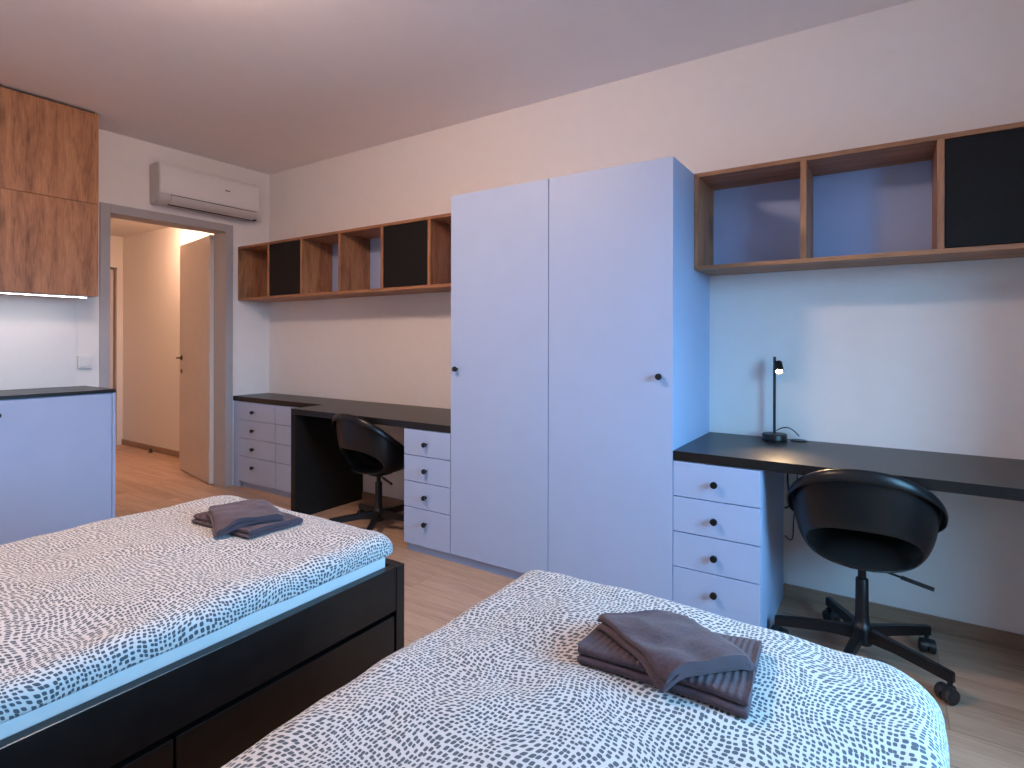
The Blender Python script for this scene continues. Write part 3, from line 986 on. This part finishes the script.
def towel(label, quad, th, layers, base, mat, seed, ribs=False, nu=40, group=None, soft=0.003):
    """quad: corners (u0v0, u1v0, u1v1, u0v1); folds show along the v0 edge"""
    A, Bq, C, D = [Vector((p[0], p[1], 0)) for p in quad]
    W = ((D - A).length + (C - Bq).length) / 2
    U = ((Bq - A).length + (C - D).length) / 2
    prof = serpentine(W, th, layers)
    bm = bmesh.new()
    uvl = bm.loops.layers.uv.new('UVMap')
    rows = []
    tot = th * layers
    for i in range(nu + 1):
        u = i / nu
        # slightly pinched ends so the cloth looks soft
        pin = 1.0
        if i in (0, nu): pin = 0.55
        elif i in (1, nu - 1): pin = 0.9
        row = []
        for (v_, z) in prof:
            vv = v_ / W
            uu = u + 0.012 * noise.noise(Vector((vv * 3, z * 60, seed))) * (1 if i in (0, nu) else 0.6)
            P = A * (1 - uu) * (1 - vv) + Bq * uu * (1 - vv) + C * uu * vv + D * (1 - uu) * vv
            wob = Vector((noise.noise(Vector((u * 3, vv * 3, seed + 2))), noise.noise(Vector((u * 3, vv * 3, seed + 7))), 0)) * 0.006
            zl = round(z / th - 0.5) * th + th / 2
            zz = zl + (z - zl) * pin
            zz += soft * noise.noise(Vector((u * 4.5, vv * 4.5, seed + z * 20))) * (z / tot)
            if ribs and z > tot - th * 0.6:
                zz += 0.0011 * math.sin(2 * PI * u * U / 0.0125)
            x, y = P.x + wob.x, P.y + wob.y
            row.append(bm.verts.new((x, y, base(x, y) + 0.0015 + zz)))
        rows.append(row)
    n = len(prof)
    for i in range(nu):
        for k in range(n):
            f = bm.faces.new((rows[i][k], rows[i][(k + 1) % n], rows[i + 1][(k + 1) % n], rows[i + 1][k]))
            for lp, (ii, kk) in zip(f.loops, ((i, k), (i, k + 1), (i + 1, k + 1), (i + 1, k))):
                lp[uvl].uv = (ii / nu * U, kk / n * W * layers * 2)
    bm.faces.new(rows[0][::-1]); bm.faces.new(rows[-1])
    bmesh.ops.triangulate(bm, faces=[f for f in bm.faces if len(f.verts) > 4])
    o = obj('towel', bm, mat, smooth=True, angle=65)
    tag(o, label, 'towel', group)
    return tot

def quad_dist(quad):
    def f(x, y):
        d = 1e9
        n = len(quad)
        for i in range(n):
            (ax, ay), (bx, by) = quad[i], quad[(i + 1) % n]
            l = math.hypot(bx - ax, by - ay)
            d = min(d, ((bx - ax) * (y - ay) - (by - ay) * (x - ax)) / l)
        return d
    return f
def edge_of(x0, x1, yf):
    return lambda x, y: max(0.0, min(x - x0, x1 - x, yf - y))
def surface(zt, x0, x1, yf):
    e = edge_of(x0, x1, yf)
    return lambda x, y: zt(x, y, e(x, y))
sL = surface(ztL, 2.295, 3.244, -1.668)
sR = surface(ztR, 3.706, 4.640, -1.606)

def stack(surf, qb, qt, thb, lb, tht, lt, names, seed, nu=48):
    tb = towel(names[0], qb, thb, lb, surf, M['towel2'], seed, ribs=True, nu=150, group='folded grey towels', soft=0.002)
    qd = quad_dist(qb)
    def base(x, y):
        d = qd(x, y)
        k = max(0.0, min(1.0, (d + 0.035) / 0.055))
        k = k * k * (3 - 2 * k)
        return surf(x, y) + tb * k + 0.0035
    towel(names[1], qt, tht, lt, base, M['towel'], seed + 4, nu=nu, group='folded grey towels', soft=0.006)

# left bed: bottom towel long in x, folds at the -y side
stack(sL, [(2.630, -2.005), (2.930, -1.992), (2.930, -1.785), (2.640, -1.780)], [(2.655, -1.968), (2.850, -2.048), (2.920, -1.850), (2.720, -1.778)],
      0.0120, 2, 0.0110, 2, ('lower folded grey towel on the left bed', 'upper folded grey towel on the left bed'), 3.3)
stack(sR, [(4.070, -2.026), (4.366, -2.008), (4.347, -1.768), (4.066, -1.850)], [(4.058, -1.940), (4.232, -2.042), (4.362, -1.905), (4.200, -1.802)],
      0.0150, 2, 0.0120, 2, ('lower ribbed grey towel on the right bed', 'upper plain grey towel on the right bed'), 8.1)

# ------------------------------------------------------------------ lamps
LX, LY = 2.62, -2.12
t = thing('ceiling_lamp', 'round white dome lamp in the middle of the bedroom ceiling', 'lamp', (LX, LY, H))
obj('housing', lathe(bmesh.new(), [(0.190, 0.0), (0.190, -0.016), (0.184, -0.018), (0.02, -0.018)], 40, Matrix.Translation((LX, LY, H - 0.0005))), M['white'], t, smooth=True, angle=40)
obj('diffuser', lathe(bmesh.new(), [(0.180 * math.cos(a * PI / 20), -0.110 * math.sin(a * PI / 20)) for a in range(0, 10)] + [(0.004, -0.110)], 40, Matrix.Translation((LX, LY, H - 0.019))), M['lamp_disc'], t, smooth=True)
t = thing('ceiling_lamp', 'small round ceiling lamp in the hall', 'lamp', (-1.20, -0.265, HH))
obj('housing', lathe(bmesh.new(), [(0.085, 0.0), (0.085, -0.012), (0.080, -0.014), (0.02, -0.014)], 32, Matrix.Translation((-1.20, -0.265, HH - 0.0005))), M['white'], t, smooth=True, angle=40)
obj('diffuser', lathe(bmesh.new(), [(0.075 * math.cos(a * PI / 20), -0.055 * math.sin(a * PI / 20)) for a in range(0, 10)] + [(0.004, -0.055)], 32, Matrix.Translation((-1.20, -0.265, HH - 0.015))), M['hall_disc'], t, smooth=True)

# sky outside: blue dusk, brighter above the horizon than the ground below it
w = bpy.data.worlds.new('dusk'); S.world = w
w.use_nodes = True
nt = w.node_tree
bg = nt.nodes['Background']
tc = N(nt, 'ShaderNodeTexCoord')
sx = N(nt, 'ShaderNodeSeparateXYZ')
nt.links.new(tc.outputs['Generated'], sx.inputs[0])
rp = N(nt, 'ShaderNodeValToRGB')
rp.color_ramp.elements[0].position = 0.47
rp.color_ramp.elements[0].color = (0.05, 0.07, 0.10, 1)
rp.color_ramp.elements[1].position = 0.53
rp.color_ramp.elements[1].color = (0.26, 0.62, 1.0, 1)
mr = N(nt, 'ShaderNodeMapRange')
mr.inputs['From Min'].default_value = -1
mr.inputs['From Max'].default_value = 1
nt.links.new(sx.outputs['Z'], mr.inputs['Value'])
nt.links.new(mr.outputs[0], rp.inputs['Fac'])
nt.links.new(rp.outputs['Color'], bg.inputs['Color'])
bg.inputs['Strength'].default_value = 32.0
# portal: guides the sky's own light through the window opening
pl = bpy.data.lights.new('window_portal', 'AREA')
pl.shape = 'RECTANGLE'; pl.size = WY1 - WY0; pl.size_y = WZ1 - WZ0
pl.cycles.is_portal = True
po = bpy.data.objects.new('window_portal', pl)
po.location = (RX + 0.29, (WY0 + WY1) / 2, (WZ0 + WZ1) / 2)
po.rotation_euler = Vector((-1, 0, 0)).to_track_quat('-Z', 'Z').to_euler()
COL.objects.link(po)

# ------------------------------------------------------------------ camera
cam = bpy.data.cameras.new('camera')
cam.sensor_fit = 'HORIZONTAL'
cam.sensor_width = 36.0
F, CY = 564.21, 43.16
cam.lens = F / 1024 * 36.0
cam.shift_y = -CY / 1024
cam.clip_start = 0.02
co = bpy.data.objects.new('camera', cam)
yaw, roll = 0.5860, 0.0022
fw = Vector((-math.sin(yaw), math.cos(yaw), 0)); r = Vector((math.cos(yaw), math.sin(yaw), 0)); u = Vector((0, 0, 1))
r2 = r * math.cos(roll) + u * math.sin(roll); u2 = -r * math.sin(roll) + u * math.cos(roll)
co.matrix_world = Matrix(((r2.x, u2.x, -fw.x, 4.5517), (r2.y, u2.y, -fw.y, -2.9699), (r2.z, u2.z, -fw.z, 1.2141), (0, 0, 0, 1)))
COL.objects.link(co)
S.camera = co
